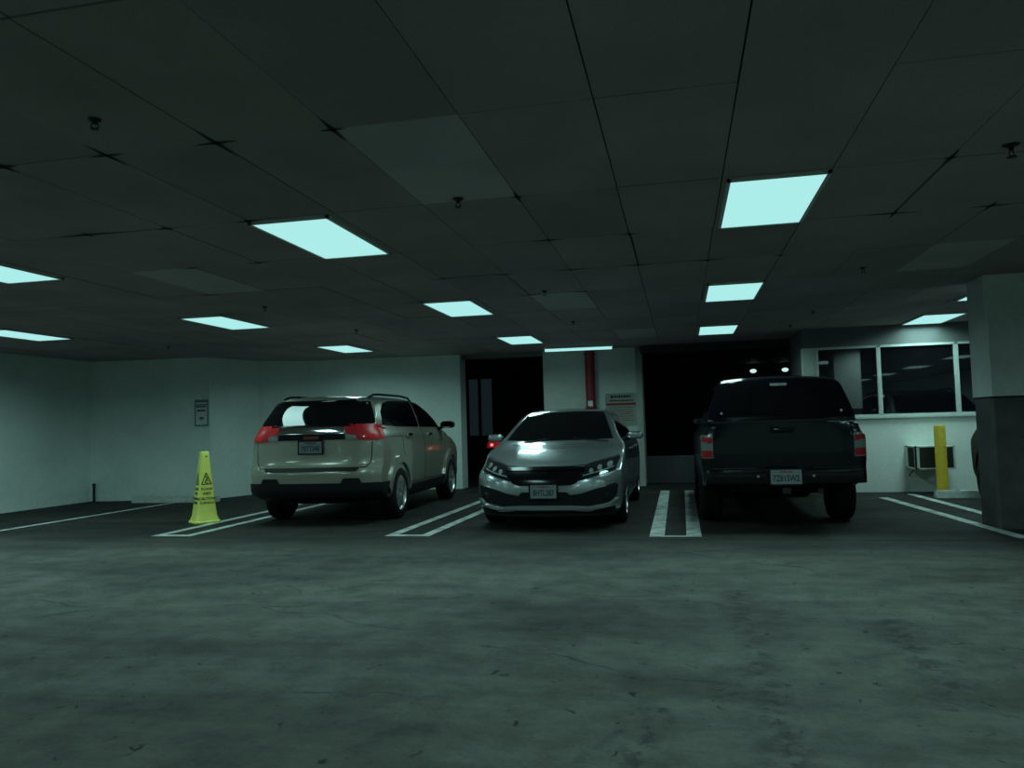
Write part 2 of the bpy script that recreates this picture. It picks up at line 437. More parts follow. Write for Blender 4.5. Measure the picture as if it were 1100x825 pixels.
def plate(parent, x, y, z, facing, s, m, frame=True, tilt=0, w=.31, h=.155):
    """licence plate; facing -1 = towards -y, +1 = towards +y"""
    bm = bx(-w / 2, w / 2, -.004, .004, -h / 2, h / 2, bev=.003)
    mt = T(x, y, z) @ RX(tilt) @ (RZ(180) if facing > 0 else Matrix())
    bm.transform(mt); p = newobj('licence_plate', bm, m, parent)
    text('plate_number', s, .088, M['ink'], p, mt @ T(0, -.0045, -.018) @ RX(90) @ Matrix.Diagonal((.72, 1, 1, 1)))
    text('plate_heading', 'California', .032, M['redink'], p, mt @ T(0, -.0045, .052) @ RX(90))
    if frame:
        b = bmesh.new(); e = .012
        for a in ((-w / 2 - e, w / 2 + e, h / 2 - .004, h / 2 + e), (-w / 2 - e, w / 2 + e, -h / 2 - e, -h / 2 + .004), (-w / 2 - e, -w / 2 + .004, -h / 2, h / 2), (w / 2 - .004, w / 2 + e, -h / 2, h / 2)):
            box(b, a[0], a[1], -.008, .006, a[2], a[3])
        b.transform(mt); newobj('plate_frame', b, M['black'], p)
    b = bmesh.new()
    for sx in (-.11, .11):
        lathe(b, [(.001, 0), (.007, 0), (.006, .004), (.001, .004)], 10, 'z', (sx, h / 2 - .02, 0))
    b.transform(mt @ T(0, -.005, 0) @ RX(90)); newobj('plate_bolt', b, M['chrome'], p, 60)
    return p
def arc(cx, cz, r, a0, a1, n=14):
    return [(cx + r * math.cos(math.radians(a0 + (a1 - a0) * k / n)), cz + r * math.sin(math.radians(a0 + (a1 - a0) * k / n))) for k in range(n + 1)]

# ------------------------------------------------------------------ SUV
def make_suv(label, cat, loc, rz, pm, pnum, rimm='alloy', name='suv'):
    root = thing(name, label, cat, loc, rz)
    R_ = .345; wy = (-1.36, 1.42)
    zt = curve([(-2.28, 1.625), (-2.0, 1.645), (-1.4, 1.665), (-.4, 1.67), (.15, 1.645), (.5, 1.56), (1.15, 1.22), (1.35, 1.13), (1.9, 1.07), (2.2, 1.0), (2.3, .93)])
    zb = curve([(-2.28, .36), (-1.9, .27), (0, .24), (2.0, .24), (2.3, .30)])
    Wz = curve([(.22, .83), (.45, .878), (.75, .888), (.98, .885), (1.12, .862), (1.2, .80), (1.3, .775), (1.5, .70), (1.68, .63)])
    W = lambda z, y: Wz(z)
    plan = curve([(-2.28, .985), (-1.8, 1.0), (1.2, 1.0), (2.3, .95)])
    fz = curve([(.2, -.08), (.5, 0), (.75, 0), (1.0, -.06)])
    rz_ = curve([(.3, .06), (.45, .0), (.68, .0), (.76, .05), (1.02, .07), (1.2, .08), (1.28, .12), (1.58, .30), (1.66, .27)])
    Ff = lambda q, z: fz(z) - .05 * q * q - .22 * q ** 6
    Fr = lambda q, z: rz_(z) + .05 * q * q + .14 * q ** 7
    args = dict(crown=.035, rt=.08, rb=.05)
    bm = shell(-2.28, 2.3, zt, zb, W, plan, Ff, Fr, **args)
    K = Skin(bm)
    body = cut_arches(bm, [(w, R_) for w in wy], .40, .888, 'body', pm, root)
    # glass
    K.patch('rear_window', [(-.77, 1.245), (.77, 1.245), (.745, 1.33), (.645, 1.55), (.60, 1.585), (-.60, 1.585), (-.645, 1.55), (-.745, 1.33)], 'rear', M['glass'], root, off=.004)
    K.patch('windscreen', [(-.70, 1.24), (.70, 1.24), (.60, 1.56), (-.60, 1.56)], 'front', M['glass'], root)
    K.pair('rear_side_window', [(-1.78, 1.25), (-1.68, 1.43), (-1.48, 1.54), (-1.2, 1.575), (-.18, 1.60), (-.18, 1.215), (-1.2, 1.225)], 'right', M['glass'], root)
    K.pair('front_side_window', [(-.12, 1.215), (-.12, 1.60), (.15, 1.585), (.42, 1.52), (.98, 1.24), (.95, 1.205)], 'right', M['glass'], root)
    # tail lamps with the wrap onto the side
    for s in (-1, 1):
        P = lambda l: [(s * a, b) for a, b in l][::s]
        t = K.patch('tail_light', P([(.815, 1.06), (.80, 1.245), (.77, 1.262), (.47, 1.262), (.43, 1.235), (.45, 1.15), (.56, 1.12), (.60, 1.065)]), 'rear', M['red_lens'], root, off=.012, th=.03, step=.03)
        K.patch('reversing_lens', P([(.45, 1.075), (.58, 1.075), (.58, 1.118), (.555, 1.13), (.45, 1.14)]), 'rear', M['clear_lens'], t, off=.014, th=.03, step=.03)
        K.patch('lamp_wrap', [(-2.10, 1.065), (-2.10, 1.25), (-1.90, 1.235), (-1.86, 1.20), (-1.93, 1.075)], 'right' if s > 0 else 'left', M['red_lens'], t, off=.012, th=.03, step=.03)
        K.patch('lamp_core', P([(.66, 1.09), (.78, 1.09), (.78, 1.13), (.66, 1.13)]), 'rear', mat('bright_red_lens', (.75, .03, .04), .1, .1, 60, coat=1.0), t, off=.016, th=.03, step=.03)
        K.patch('headlight', P([(.42, .84), (.80, .82), (.82, .96), (.45, .93)]), 'front', M['smoke_lens'], root, off=.008)
    K.patch('tailgate_garnish', [(-.42, 1.15), (.42, 1.15), (.42, 1.225), (.40, 1.235), (-.40, 1.235), (-.42, 1.225)], 'rear', M['chrome'], root, off=.022, th=.04)
    K.patch('number_recess', [(-.44, 1.075), (.44, 1.075), (.44, 1.148), (-.44, 1.148)], 'rear', M['gloss_black'], root, off=.006)
    K.patch('badge', [(-.10, 1.085), (.10, 1.085), (.10, 1.125), (-.10, 1.125)], 'rear', mat('dull_red_badge', (.16, .02, .02), .3), root, off=.012)
    K.patch('window_lower_trim', [(-.55, 1.236), (.55, 1.236), (.55, 1.262), (-.55, 1.262)], 'rear', M['gloss_black'], root, off=.012)
    b = bmesh.new(); tube(b, [(0, 0, 0), (0, -.02, .0)], .02, 10); tube(b, [(0, -.02, 0), (.3, -.03, .02)], .008, 8)
    b.transform(T(-.02, -2.02, 1.285) @ RX(-25)); newobj('rear_wiper', b, M['black'], root, 50)
    plate(root, 0, -2.235, .985, -1, pnum, M['plate_dim'])
    # seams of the tailgate, the step and the dark lower bumper
    K.line('tailgate_gap', [(-.765, 1.055), (-.755, .80), (-.70, .725), (.70, .725), (.755, .80), (.765, 1.055)], .011, 'rear', M['black'], root)
    K.patch('bumper_step', [(-.60, .682), (.60, .682), (.62, .716), (-.62, .716)], 'rear', M['black'], root, off=.012)
    K.patch('lower_bumper', [(-.85, .30), (.85, .30), (.865, .53), (.84, .535), (.66, .535), (.63, .595), (.44, .595), (.40, .535), (-.40, .535), (-.44, .595), (-.63, .595), (-.66, .535), (-.84, .535), (-.865, .53)], 'rear', M['black'], root, off=.014, th=.03)
    K.pair('side_skirt', [(-.93, .27), (.98, .27), (.98, .42), (-.93, .42)], 'right', M['black'], root, off=.012, th=.03)
    K.pair('rear_corner_cladding', [(-2.15, .36), (-1.79, .36), (-1.80, .53), (-2.15, .53)], 'right', M['black'], root, off=.012, th=.03)
    K.patch('front_grille', [(-.5, .62), (.5, .62), (.55, .93), (-.55, .93)], 'front', M['gloss_black'], root, off=.012)
    K.patch('front_lower_bumper', [(-.8, .28), (.8, .28), (.8, .46), (-.8, .46)], 'front', M['black'], root, off=.01)
    for w_ in wy:   # flared arches
        K.pair('wheel_arch', arc(w_, R_, .50, 12 if w_ < 0 else 6, 168) + arc(w_, R_, .405, 178, 2), 'right', pm, root, off=.028, th=.05, step=.05)
    for side in ('right', 'left'):
        K.line('door_gap', [(-1.02, .72), (-.93, .44), (.98, .44), (1.02, .8), (1.0, 1.2)], .009, side, M['black'], root)
        K.line('door_gap', [(-.15, .44), (-.15, 1.21)], .009, side, M['black'], root)
        K.line('door_gap', [(-1.02, .72), (-1.2, .9), (-1.24, 1.21)], .009, side, M['black'], root)
        K.line('fender_crease', [(-1.9, 1.105), (-1.05, 1.105), (-.98, 1.07)], .02, side, pm, root, off=.012, th=.02)
        for hy in (-.98, .05):
            K.patch('door_handle', [(hy, 1.085), (hy + .2, 1.09), (hy + .2, 1.115), (hy, 1.115)], side, M['chrome'], root, off=.03, th=.04)
    for s in (-1, 1):
        b = bmesh.new()
        x = s * .585
        tube(b, [(x, -1.70, 1.62), (x, -1.55, 1.655), (x, -1.3, 1.668), (x, -.4, 1.674), (x, .0, 1.655), (x, .14, 1.60)], .016, 10)
        newobj('roof_rail', b, M['black'], root, 60)
        mirror_part(root, s * .87, .88, 1.19, M['gloss_black'], s, 1.05)
        for w_ in wy: make_wheel(root, s * .79, w_, R_, .215, s, M[rimm], 6)
    b = bmesh.new(); box(b, -.5, .5, -2.0, 2.0, .26, .34); newobj('underbody', b, M['black'], root)
    return root

# ------------------------------------------------------------------ sedan (seen from the front)
def make_sedan(label, cat, loc, rz, pm, front_plate, lit_rear=False, name='sedan'):
    root = thing(name, label, cat, loc, rz)
    R_ = .318; wy = (-1.32, 1.38)
    zt = curve([(-2.28, .98), (-2.05, 1.06), (-1.65, 1.12), (-1.3, 1.22), (-.9, 1.335), (-.4, 1.385), (0, 1.39), (.25, 1.365), (.55, 1.25), (.9, 1.07), (1.1, .965), (1.3, .925), (1.7, .865), (2.05, .785), (2.26, .70)])
    zb = curve([(-2.28, .30), (-1.9, .2), (1.9, .17), (2.26, .185)])
    Wz = curve([(.17, .84), (.35, .875), (.6, .885), (.85, .87), (.93, .83), (1.0, .775), (1.2, .67), (1.39, .56)])
    W = lambda z, y: Wz(z)
    plan = curve([(-2.28, .95), (-1.8, 1.0), (1.3, 1.0), (2.26, .97)])
    fz = curve([(.17, -.05), (.24, .0), (.42, .0), (.55, -.02), (.64, -.075), (.72, -.15)])
    rz_ = curve([(.3, .05), (.5, 0), (.8, .02), (1.0, .1)])
    Ff = lambda q, z: fz(z) - .12 * q * q - .22 * q ** 5
    Fr = lambda q, z: rz_(z) + .1 * q * q + .18 * q ** 6
    bm = shell(-2.28, 2.26, zt, zb, W, plan, Ff, Fr, crown=.03, rt=.06, rb=.04, Lf=1.15, ny=100)
    # hood: two raised creases running back from the grille
    for v in bm.verts:
        x, y, z = v.co
        if 1.0 < y < 2.2 and z > .62 and abs(x) < .75:
            c = .40 + .12 * (1.7 - y); g = math.exp(-((abs(x) - c) / .07) ** 2); e = min(1, max(0, (2.2 - y) / .3)) * min(1, max(0, (y - 1.0) / .2))
            v.co.z += (.014 * g - .012 * math.exp(-(x / .22) ** 2)) * e
    K = Skin(bm)
    body = cut_arches(bm, [(w, R_) for w in wy], .365, .885, 'body', pm, root)
    K.patch('windscreen', [(-.70, .985), (-.35, .972), (.35, .972), (.70, .985), (.665, 1.06), (.535, 1.31), (.50, 1.335), (-.50, 1.335), (-.535, 1.31), (-.665, 1.06)], 'front', M['glass'], root, off=.003)
    K.patch('rear_window', [(-.62, 1.14), (.62, 1.14), (.52, 1.33), (-.52, 1.33)], 'rear', M['glass'], root)
    K.pair('rear_side_window', [(-1.4, 1.03), (-1.15, 1.2), (-.9, 1.26), (-.32, 1.315), (-.32, 1.0)], 'right', M['glass'], root)
    K.pair('front_side_window', [(-.27, 1.0), (-.27, 1.315), (.05, 1.315), (.3, 1.26), (.80, 1.02), (.78, .985)], 'right', M['glass'], root)
    # front face
    K.patch('grille', [(0, .50), (.30, .50), (.37, .525), (.44, .60), (.46, .668), (.30, .675), (0, .68), (-.30, .675), (-.46, .668), (-.44, .60), (-.37, .525), (-.30, .50)], 'front', M['gloss_black'], root, off=.010, th=.03, step=.03)
    b = bmesh.new()
    g = K.patch('grille_bar', [(-.46, .655), (.46, .655), (.46, .682), (.3, .69), (-.3, .69), (-.46, .682)], 'front', M['gloss_black'], root, off=.02, th=.03, step=.03)
    for s in (-1, 1):
        P = lambda l: [(s * a, b) for a, b in l][::s]
        h = K.patch('headlight', P([(.40, .545), (.52, .575), (.79, .645), (.825, .76), (.815, .785), (.62, .742), (.46, .702), (.42, .665)]), 'front', M['smoke_lens'], root, off=.010, th=.03, step=.03)
        for cx, cz, r in ((.72, .705, .030), (.62, .675, .026), (.53, .645, .024)):
            K.patch('lamp_cell', P([(cx + r * math.cos(a), cz + r * math.sin(a)) for a in [2 * PI * k / 10 for k in range(10)]]), 'front', M['clear_lens'], h, off=.014, th=.02)
        K.patch('running_light', P([(.44, .59), (.56, .617), (.77, .67), (.77, .682), (.56, .629), (.44, .602)]), 'front', M['clear_lens'], h, off=.014, th=.02)
        i = K.patch('bumper_intake', P([(.30, .285), (.50, .272), (.72, .305), (.80, .365), (.82, .495), (.60, .462), (.42, .41), (.30, .395)]), 'front', M['black'], root, off=.007, th=.02, step=.03)
        K.patch('fog_lamp', P([(.71 + .042 * math.cos(a), .39 + .038 * math.sin(a)) for a in [2 * PI * k / 12 for k in range(12)]]), 'front', M['smoke_lens'], i, off=.016, th=.02, step=.02)
        K.patch('intake_brow', P([(.66, .477), (.80, .50), (.80, .512), (.66, .487)]), 'front', M['chrome'], i, off=.012, th=.02)
        K.patch('tail_light', P([(.45, .78), (.82, .76), (.83, .95), (.5, .9)]), 'rear', M['lit_red'] if lit_rear else M['red_lens'], root, off=.01, th=.03)
        if lit_rear: K.patch('brake_bulb', P([(.66, .80), (.73, .80), (.73, .85), (.66, .85)]), 'rear', M['lit_white'], root, off=.016, th=.03)
        mirror_part(root, s * .86, .60, .965, pm, s, .95)
        for w_ in wy: make_wheel(root, s * .775, w_, R_, .205, s, M['alloy'], 5)
    K.patch('lower_intake', [(-.30, .285), (.30, .285), (.30, .395), (.26, .43), (-.26, .43), (-.30, .395)], 'front', M['black'], root, off=.006, th=.02, step=.03)
    K.patch('front_lip', [(-.80, .325), (-.72, .262), (-.50, .225), (-.33, .238), (.33, .238), (.50, .225), (.72, .262), (.80, .325), (.81, .345), (.72, .285), (.50, .25), (.33, .262), (-.33, .262), (-.50, .25), (-.72, .285), (-.81, .345)], 'front', pm, root, off=.03, th=.04, step=.03)
    K.patch('chin_spoiler', [(-.78, .17), (.78, .17), (.78, .255), (.5, .222), (-.5, .222), (-.78, .255)], 'front', M['black'], root, off=.01, th=.03)
    K.line('bonnet_gap', [(-.81, .80), (-.62, .755), (-.46, .712), (-.2, .70), (.2, .70), (.46, .712), (.62, .755), (.81, .80)], .008, 'front', M['black'], root)
    # emblem on the grille
    b = bmesh.new()
    for a in ((-.045, -.035, -.035, .035), (.035, .045, -.035, .035), (-.04, .04, -.005, .005)): box(b, a[0], a[1], -.003, .003, a[2], a[3])
    b.transform(T(0, 2.255, .625)); newobj('emblem', b, M['gloss_black'], root)
    if front_plate: plate(root, 0, 2.285, .44, 1, front_plate, M['plate'])
    K.patch('rear_lower_bumper', [(-.8, .3), (.8, .3), (.8, .42), (-.8, .42)], 'rear', M['black'], root, off=.01)
    for side in ('right', 'left'):
        K.line('door_gap', [(-.9, .34), (.92, .34), (.95, .7), (.9, .95)], .008, side, M['black'], root)
        K.line('door_gap', [(-.3, .34), (-.3, 1.0)], .008, side, M['black'], root)
        for hy in (-.98, -.02):
            K.patch('door_handle', [(hy - .0, .83), (hy + .18, .83), (hy + .18, .853), (hy, .853)], side, pm, root, off=.028, th=.04)
    for s in (-1, 1):
        b = bmesh.new(); tube(b, [(s * .55 - .1, 1.13, .955), (s * .55 + -.45 * s, 1.0, 1.0)], .008, 6); newobj('wiper', b, M['black'], root)
    b = bmesh.new(); box(b, -.5, .5, -1.9, 1.9, .19, .27); newobj('underbody', b, M['black'], root)
    return root

# ------------------------------------------------------------------ pickup with camper shell
def make_pickup(label, cat, loc, rz, pm):
    root = thing('pickup_truck', label, cat, loc, rz)
    R_ = .345; wy = (-1.38, 1.55)
    zt = curve([(-2.42, 1.13), (-.6, 1.13), (1.1, 1.12), (1.3, 1.11), (2.2, 1.03), (2.45, .95)])
    zb = curve([(-2.42, .60), (-2.1, .48), (-1.9, .42), (2.2, .38), (2.45, .42)])
    Wz = curve([(.38, .80), (.6, .825), (.8, .84), (.95, .835), (1.04, .79), (1.13, .765)])
    W = lambda z, y: Wz(z)
    plan = curve([(-2.42, .985), (-1.9, 1.0), (1.8, 1.0), (2.45, .94)])
    Ff = lambda q, z: -.05 * q * q - .12 * q ** 6
    Fr = lambda q, z: .01 * q * q + .06 * q ** 10
    bm = shell(-2.42, 2.45, zt, zb, W, plan, Ff, Fr, Lf=.8, Lr=.5, crown=.01, rt=.04, rb=.03)
    K = Skin(bm)
    cut_arches(bm, [(w, R_) for w in wy], .41, .84, 'body', pm, root)
    # cab
    zc = curve([(-.62, 1.56), (-.5, 1.63), (-.1, 1.655), (.25, 1.62), (.5, 1.53), (1.15, 1.13)])
    Wc = curve([(1.1, .775), (1.35, .70), (1.66, .575)])
    cb = shell(-.62, 1.15, zc, curve([(-.62, 1.10), (1.15, 1.08)]), lambda z, y: Wc(z), curve([(-.7, 1), (1.2, .97)]), lambda q, z: 0, lambda q, z: .02 * q ** 6, Lf=.3, Lr=.2, crown=.03, rt=.06, rb=.01, ns=16, nv=16, ny=40)
    KC = Skin(cb)
    cab = newobj('cab', cb, pm, root, 40)
    KC.pair('cab_side_window', [(-.5, 1.18), (-.5, 1.55), (.1, 1.57), (.42, 1.47), (.85, 1.2)], 'right', M['glass'], root)
    KC.patch('windscreen', [(-.66, 1.18), (.66, 1.18), (.54, 1.55), (-.54, 1.55)], 'front', M['glass'], root)
    # camper shell over the bed
    zs = curve([(-2.38, 1.60), (-2.1, 1.635), (-1.5, 1.66), (-.66, 1.665)])
    Ws = curve([(1.13, .755), (1.23, .735), (1.45, .665), (1.67, .575)])
    sb = shell(-2.38, -.66, zs, curve([(-2.38, 1.13), (-.66, 1.13)]), lambda z, y: Ws(z), curve([(-2.4, .99), (-.6, 1)]), lambda q, z: 0,
               lambda q, z: .30 * max(0, z - 1.17) ** 1.0 + .05 * q ** 8, Lf=.2, Lr=.7, crown=.03, rt=.055, rb=.01, ns=20, nv=22, ny=40)
    KS = Skin(sb)
    cs = newobj('camper_shell', sb, pm, root, 40)
    KS.patch('shell_rear_window', [(-.655, 1.20), (.655, 1.20), (.645, 1.27), (.56, 1.53), (.53, 1.555), (-.53, 1.555), (-.56, 1.53), (-.645, 1.27)], 'rear', M['glass'], cs, off=.006)
    KS.line('window_rail', [(-.68, 1.18), (.68, 1.18)], .022, 'rear', M['gloss_black'], cs, off=.012, th=.02)
    KS.line('shell_rim', [(-.70, 1.145), (.70, 1.145)], .014, 'rear', M['steel'], cs, off=.016, th=.02)
    KS.patch('high_brake_light', [(-.085, 1.515), (.085, 1.515), (.085, 1.543), (-.085, 1.543)], 'rear', M['clear_lens'], cs, off=.016, th=.03)
    KS.pair('shell_side_window', [(-2.1, 1.27), (-2.1, 1.5), (-.85, 1.52), (-.85, 1.27)], 'right', M['glass'], cs)
    for s in (-1, 1):
        b = bmesh.new(); lathe(b, [(.001, 0), (.014, 0), (.012, .018), (.001, .018)], 12, 'z'); b.transform(T(s * .60, -2.36, 1.24) @ RX(90)); newobj('window_latch', b, M['chrome'], cs, 50)
    # tailgate
    tg = K.patch('tailgate', [(-.655, .755), (.655, .755), (.665, .775), (.665, 1.11), (.65, 1.122), (-.65, 1.122), (-.665, 1.11), (-.665, .775)], 'rear', pm, root, off=.018, th=.03)
    K.patch('tailgate_panel', [(-.58, .83), (.58, .83), (.58, 1.0), (-.58, 1.0)], 'rear', pm, tg, off=.026, th=.03)
    K.patch('handle_recess', [(-.12, 1.02), (.12, 1.02), (.12, 1.08), (-.12, 1.08)], 'rear', M['black'], tg, off=.022, th=.03)
    b = bx(-.09, .09, -2.475, -2.45, 1.035, 1.065, bev=.006); newobj('tailgate_handle', b, M['gloss_black'], tg, 40)
    for s in (-1, 1):
        P = lambda l: [(s * a, b) for a, b in l][::s]
        t = K.patch('tail_light', P([(.70, .765), (.80, .765), (.815, .785), (.815, .995), (.795, 1.01), (.70, 1.01)]), 'rear', M['clear_lens'], root, off=.018, th=.04, step=.03)
        K.patch('red_lens', P([(.706, .775), (.805, .775), (.808, .85), (.706, .85)]), 'rear', M['red_lens'], t, off=.022, th=.03, step=.03)
        K.patch('red_lens', P([(.706, .925), (.75, .925), (.75, .94), (.808, .94), (.806, .985), (.706, .985)]), 'rear', M['red_lens'], t, off=.022, th=.03, step=.03)
        K.patch('headlight', P([(.45, .78), (.76, .78), (.76, .95), (.45, .95)]), 'front', M['smoke_lens'], root, off=.008)
        mirror_part(root, s * .70, .80, 1.13, M['black'], s, .7)
        for w_ in wy: make_wheel(root, s * .72, w_, R_, .245, s, M['dark_alloy'], 5, style='single')
    # rear step bumper
    bm = bmesh.new()
    prism(bm, [(-.79, -2.28), (-.79, -2.50), (-.76, -2.55), (-.62, -2.575), (.62, -2.575), (.76, -2.55), (.79, -2.50), (.79, -2.28)], .50, .65)
    bmesh.ops.bevel(bm, geom=bm.edges[:], offset=.014, segments=2, affect='EDGES', profile=.6)
    bp = newobj('rear_bumper', bm, M['gloss_black'], root, 40)
    b = bmesh.new()
    for sx in (-1, 1): box(b, sx * .5 - .22, sx * .5 + .22, -2.57, -2.34, .65, .662, bev=.004)
    newobj('step_pad', b, M['black'], bp)
    b = bmesh.new(); box(b, -.19, .19, -2.58, -2.53, .49, .65, bev=.01); newobj('plate_pocket', b, M['black'], bp)
    for sx in (-.27, .27):
        b = bmesh.new(); lathe(b, [(.001, 0), (.017, 0), (.014, .01), (.001, .01)], 12, 'z'); b.transform(T(sx, -2.578, .582) @ RX(90)); newobj('bumper_bolt', b, M['chrome'], bp, 50)
    plate(root, 0, -2.60, .575, -1, '7Z81SW2', M['plate'])
    b = bmesh.new(); box(b, -.04, .04, -2.6, -2.3, .40, .46, bev=.006); newobj('tow_hitch', b, M['steel'], root)
    b = bmesh.new(); tube(b, [(.35, -2.45, .42), (.35, -1.9, .40)], .03, 12); newobj('exhaust_pipe', b, M['steel'], root, 50)
    b = bmesh.new(); box(b, -.42, .42, -2.3, 2.2, .40, .50); newobj('underbody', b, M['black'], root)
    b = bmesh.new(); tube(b, [(-.62, -1.38, .345), (-.15, -1.38, .345), (0, -1.38, .345), (.15, -1.38, .345), (.62, -1.38, .345)], [.04, .045, .12, .045, .04], 12); newobj('rear_axle', b, M['steel'], root, 50)
    K.patch('front_grille', [(-.42, .72), (.42, .72), (.42, .95), (-.42, .95)], 'front', M['black'], root, off=.01)
    for side in ('right', 'left'):
        K.line('door_gap', [(-.55, 1.12), (-.55, .50), (.75, .50), (.85, .8), (.85, 1.1)], .009, side, M['black'], root)
        K.line('bed_gap', [(-.66, 1.15), (-.66, .45)], .012, side, M['black'], root)
        K.patch('door_handle', [(-.42, .98), (-.25, .98), (-.25, 1.01), (-.42, 1.01)], side, M['black'], root, off=.02, th=.03)
    return root

# ------------------------------------------------------------------ setting
def struct(name, bm, m, smooth=None):
    o = newobj(name, bm, m, None, smooth); o['kind'] = 'structure'; return o
X0, X1, Y0, Y1 = -10.65, 9.0, -11.0, 22.0
BAY = 7.95
b = bx(X0 - .3, X1 + .3, Y0 - .3, Y1 + .3, -.2, 0); struct('floor', b, M['floor'])
b = bmesh.new(); box(b, X0, X1, BAY - .006, BAY + .006, 0, .0015); struct('trim_1', b, M['stain'])   # joint between the two slabs

# walls as boxes / prisms
b = bmesh.new(); box(b, X0 - .3, X0, Y0, 13.2, 0, CH); struct('wall_left', b, M['wall'])
b = bmesh.new(); prism(b, [(X0 - .3, 12.45), (X0, 12.45), (-8.35, 12.68), (-8.35, 13.2), (X0 - .3, 13.4)], 0, CH); struct('wall_left_recess', b, M['wall'])
b = bmesh.new(); prism(b, [(-8.35, 12.72), (-8.0, 13.75), (-7.2, 14.2), (-4.12, 14.45), (-4.12, 14.85), (-8.6, 14.85), (-8.6, 13.2)], 0, CH); struct('wall_back', b, M['wall'])
b = bmesh.new(); prism(b, [(-2.52, 14.6), (-.78, 14.6), (-.67, 14.7), (-.67, 15.5), (-2.52, 15.5)], 0, CH)
struct('wall_pier', b, M['pier'])
# office with windows on the right
WY = 13.0; xa, xb = 1.93, 7.0; wz0, wz1 = 1.14, 2.27
b = bmesh.new(); box(b, xa, xb, WY, WY + .18, 0, wz0); struct('wall_office_low', b, wall_mat('white_office_wall', (.93, .97, .90), .08))
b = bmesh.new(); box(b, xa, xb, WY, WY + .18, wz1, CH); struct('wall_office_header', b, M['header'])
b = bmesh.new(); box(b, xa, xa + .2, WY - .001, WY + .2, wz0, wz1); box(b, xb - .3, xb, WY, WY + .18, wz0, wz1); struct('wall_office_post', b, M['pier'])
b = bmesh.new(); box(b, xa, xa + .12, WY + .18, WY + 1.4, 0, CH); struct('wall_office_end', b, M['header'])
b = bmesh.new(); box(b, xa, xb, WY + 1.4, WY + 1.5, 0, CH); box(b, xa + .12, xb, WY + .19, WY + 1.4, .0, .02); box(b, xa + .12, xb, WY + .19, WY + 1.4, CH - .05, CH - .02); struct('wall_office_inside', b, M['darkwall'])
mull = [xa + .2, 3.04, 4.14, 5.3, 6.7]
for i in range(4):
    w = bpy.data.objects.new('window_%d' % (i + 1), None); COL.objects.link(w); w['kind'] = 'structure'
    x_0, x_1 = mull[i], mull[i + 1]
    b = bmesh.new()
    for a in ((x_0, x_0 + .03, wz0 + .04, wz1), (x_1 - .03, x_1 + (.0 if i == 3 else .0), wz0 + .04, wz1), (x_0, x_1, wz1 - .035, wz1), (x_0, x_1, wz0 + .03, wz0 + .06)):
        box(b, a[0], a[1], WY - .02, WY + .06, a[2], a[3], bev=.004)
    newobj('window_frame', b, M['frame'], w)
    b = bx(x_0 + .02, x_1 - .02, WY + .02, WY + .028, wz0 + .05, wz1 - .02); newobj('window_pane', b, M['winglass'], w)
b = bx(xa - .01, xb, WY - .05, WY + .10, wz0 - .01, wz0 + .03, bev=.006); struct('trim_2', b, M['frame'])
# dark hall behind the openings
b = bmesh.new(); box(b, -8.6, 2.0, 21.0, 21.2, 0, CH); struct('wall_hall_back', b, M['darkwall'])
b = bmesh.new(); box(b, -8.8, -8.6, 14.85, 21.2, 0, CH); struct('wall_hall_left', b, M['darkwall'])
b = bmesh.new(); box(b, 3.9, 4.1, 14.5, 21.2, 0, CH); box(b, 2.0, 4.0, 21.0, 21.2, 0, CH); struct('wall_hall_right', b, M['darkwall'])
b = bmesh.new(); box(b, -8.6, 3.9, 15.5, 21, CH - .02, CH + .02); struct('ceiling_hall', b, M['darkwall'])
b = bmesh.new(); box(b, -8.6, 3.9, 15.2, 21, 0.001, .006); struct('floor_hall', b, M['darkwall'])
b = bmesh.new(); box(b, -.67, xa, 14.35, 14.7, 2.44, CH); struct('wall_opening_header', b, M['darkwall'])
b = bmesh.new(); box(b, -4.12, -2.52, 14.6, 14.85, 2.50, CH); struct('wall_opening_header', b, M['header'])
b = bmesh.new(); box(b, -.67, 1.9, 15.3, 15.45, 0, .52, bev=.01); struct('wall_low_divider', b, mat('dark_divider_paint', (.05, .052, .055), .5))
# room behind the viewer
b = bmesh.new(); box(b, X0, X1, Y0 - .3, Y0, 0, CH); struct('wall_front', b, M['wall'])
b = bmesh.new(); box(b, X1, X1 + .3, Y0, 13.2, 0, CH); struct('wall_right', b, M['wall'])
b = bmesh.new(); box(b, xb, X1, WY, WY + .2, 0, CH); struct('wall_office_side', b, M['wall'])

# suspended ceiling
LX = [-8.59, -5.54, -2.49, .61, 3.66, 6.71]; LY = [-8.9, -5.4, -1.9, 1.65, 5.24, 8.80, 12.38]
gx = [-2.15 + .61 * k for k in range(-14, 19)]
gy = [3.33, 4.64, 5.81, 6.99, 8.2, 9.4, 10.6, 11.8, 13.0, 14.2, 15.4]
y = 3.33
while y > Y0: y -= 1.19; gy.insert(0, y)
bm = bmesh.new(); rnd = random.Random(3)
new_cells = {(-1.54, 3.33), (-1.54, 8.2), (-4.59, 5.81), (2.12, 6.99), (-.93, 11.8)}
def is_light(cx, cy): return any(abs(cx - a) < .3 and abs(cy - c) < .5 for a in LX for c in LY)
for i in range(len(gx) - 1):
    for j in range(len(gy) - 1):
        a, c, d, e = gx[i], gx[i + 1], gy[j], gy[j + 1]
        if c < X0 or a > X1: continue
        g1, g2, g3, g4 = [rnd.choice((.0015, .002, .003, .005)) for _ in range(4)]
        if rnd.random() < .03: g3 += .010
        if rnd.random() < .02: g1 += .008
        isnew = any(abs(a - p) < .05 and abs(d - q) < .05 for p, q in new_cells) 
        z = CH + rnd.uniform(-.003, .003)
        mi = 3 if isnew else rnd.choices((0, 1, 2), (6, 3, 2))[0]
        box(bm, max(a, X0) + g1, min(c, X1) - g2, max(d, Y0) + g3, e - g4, z, z + .015, mi=mi)
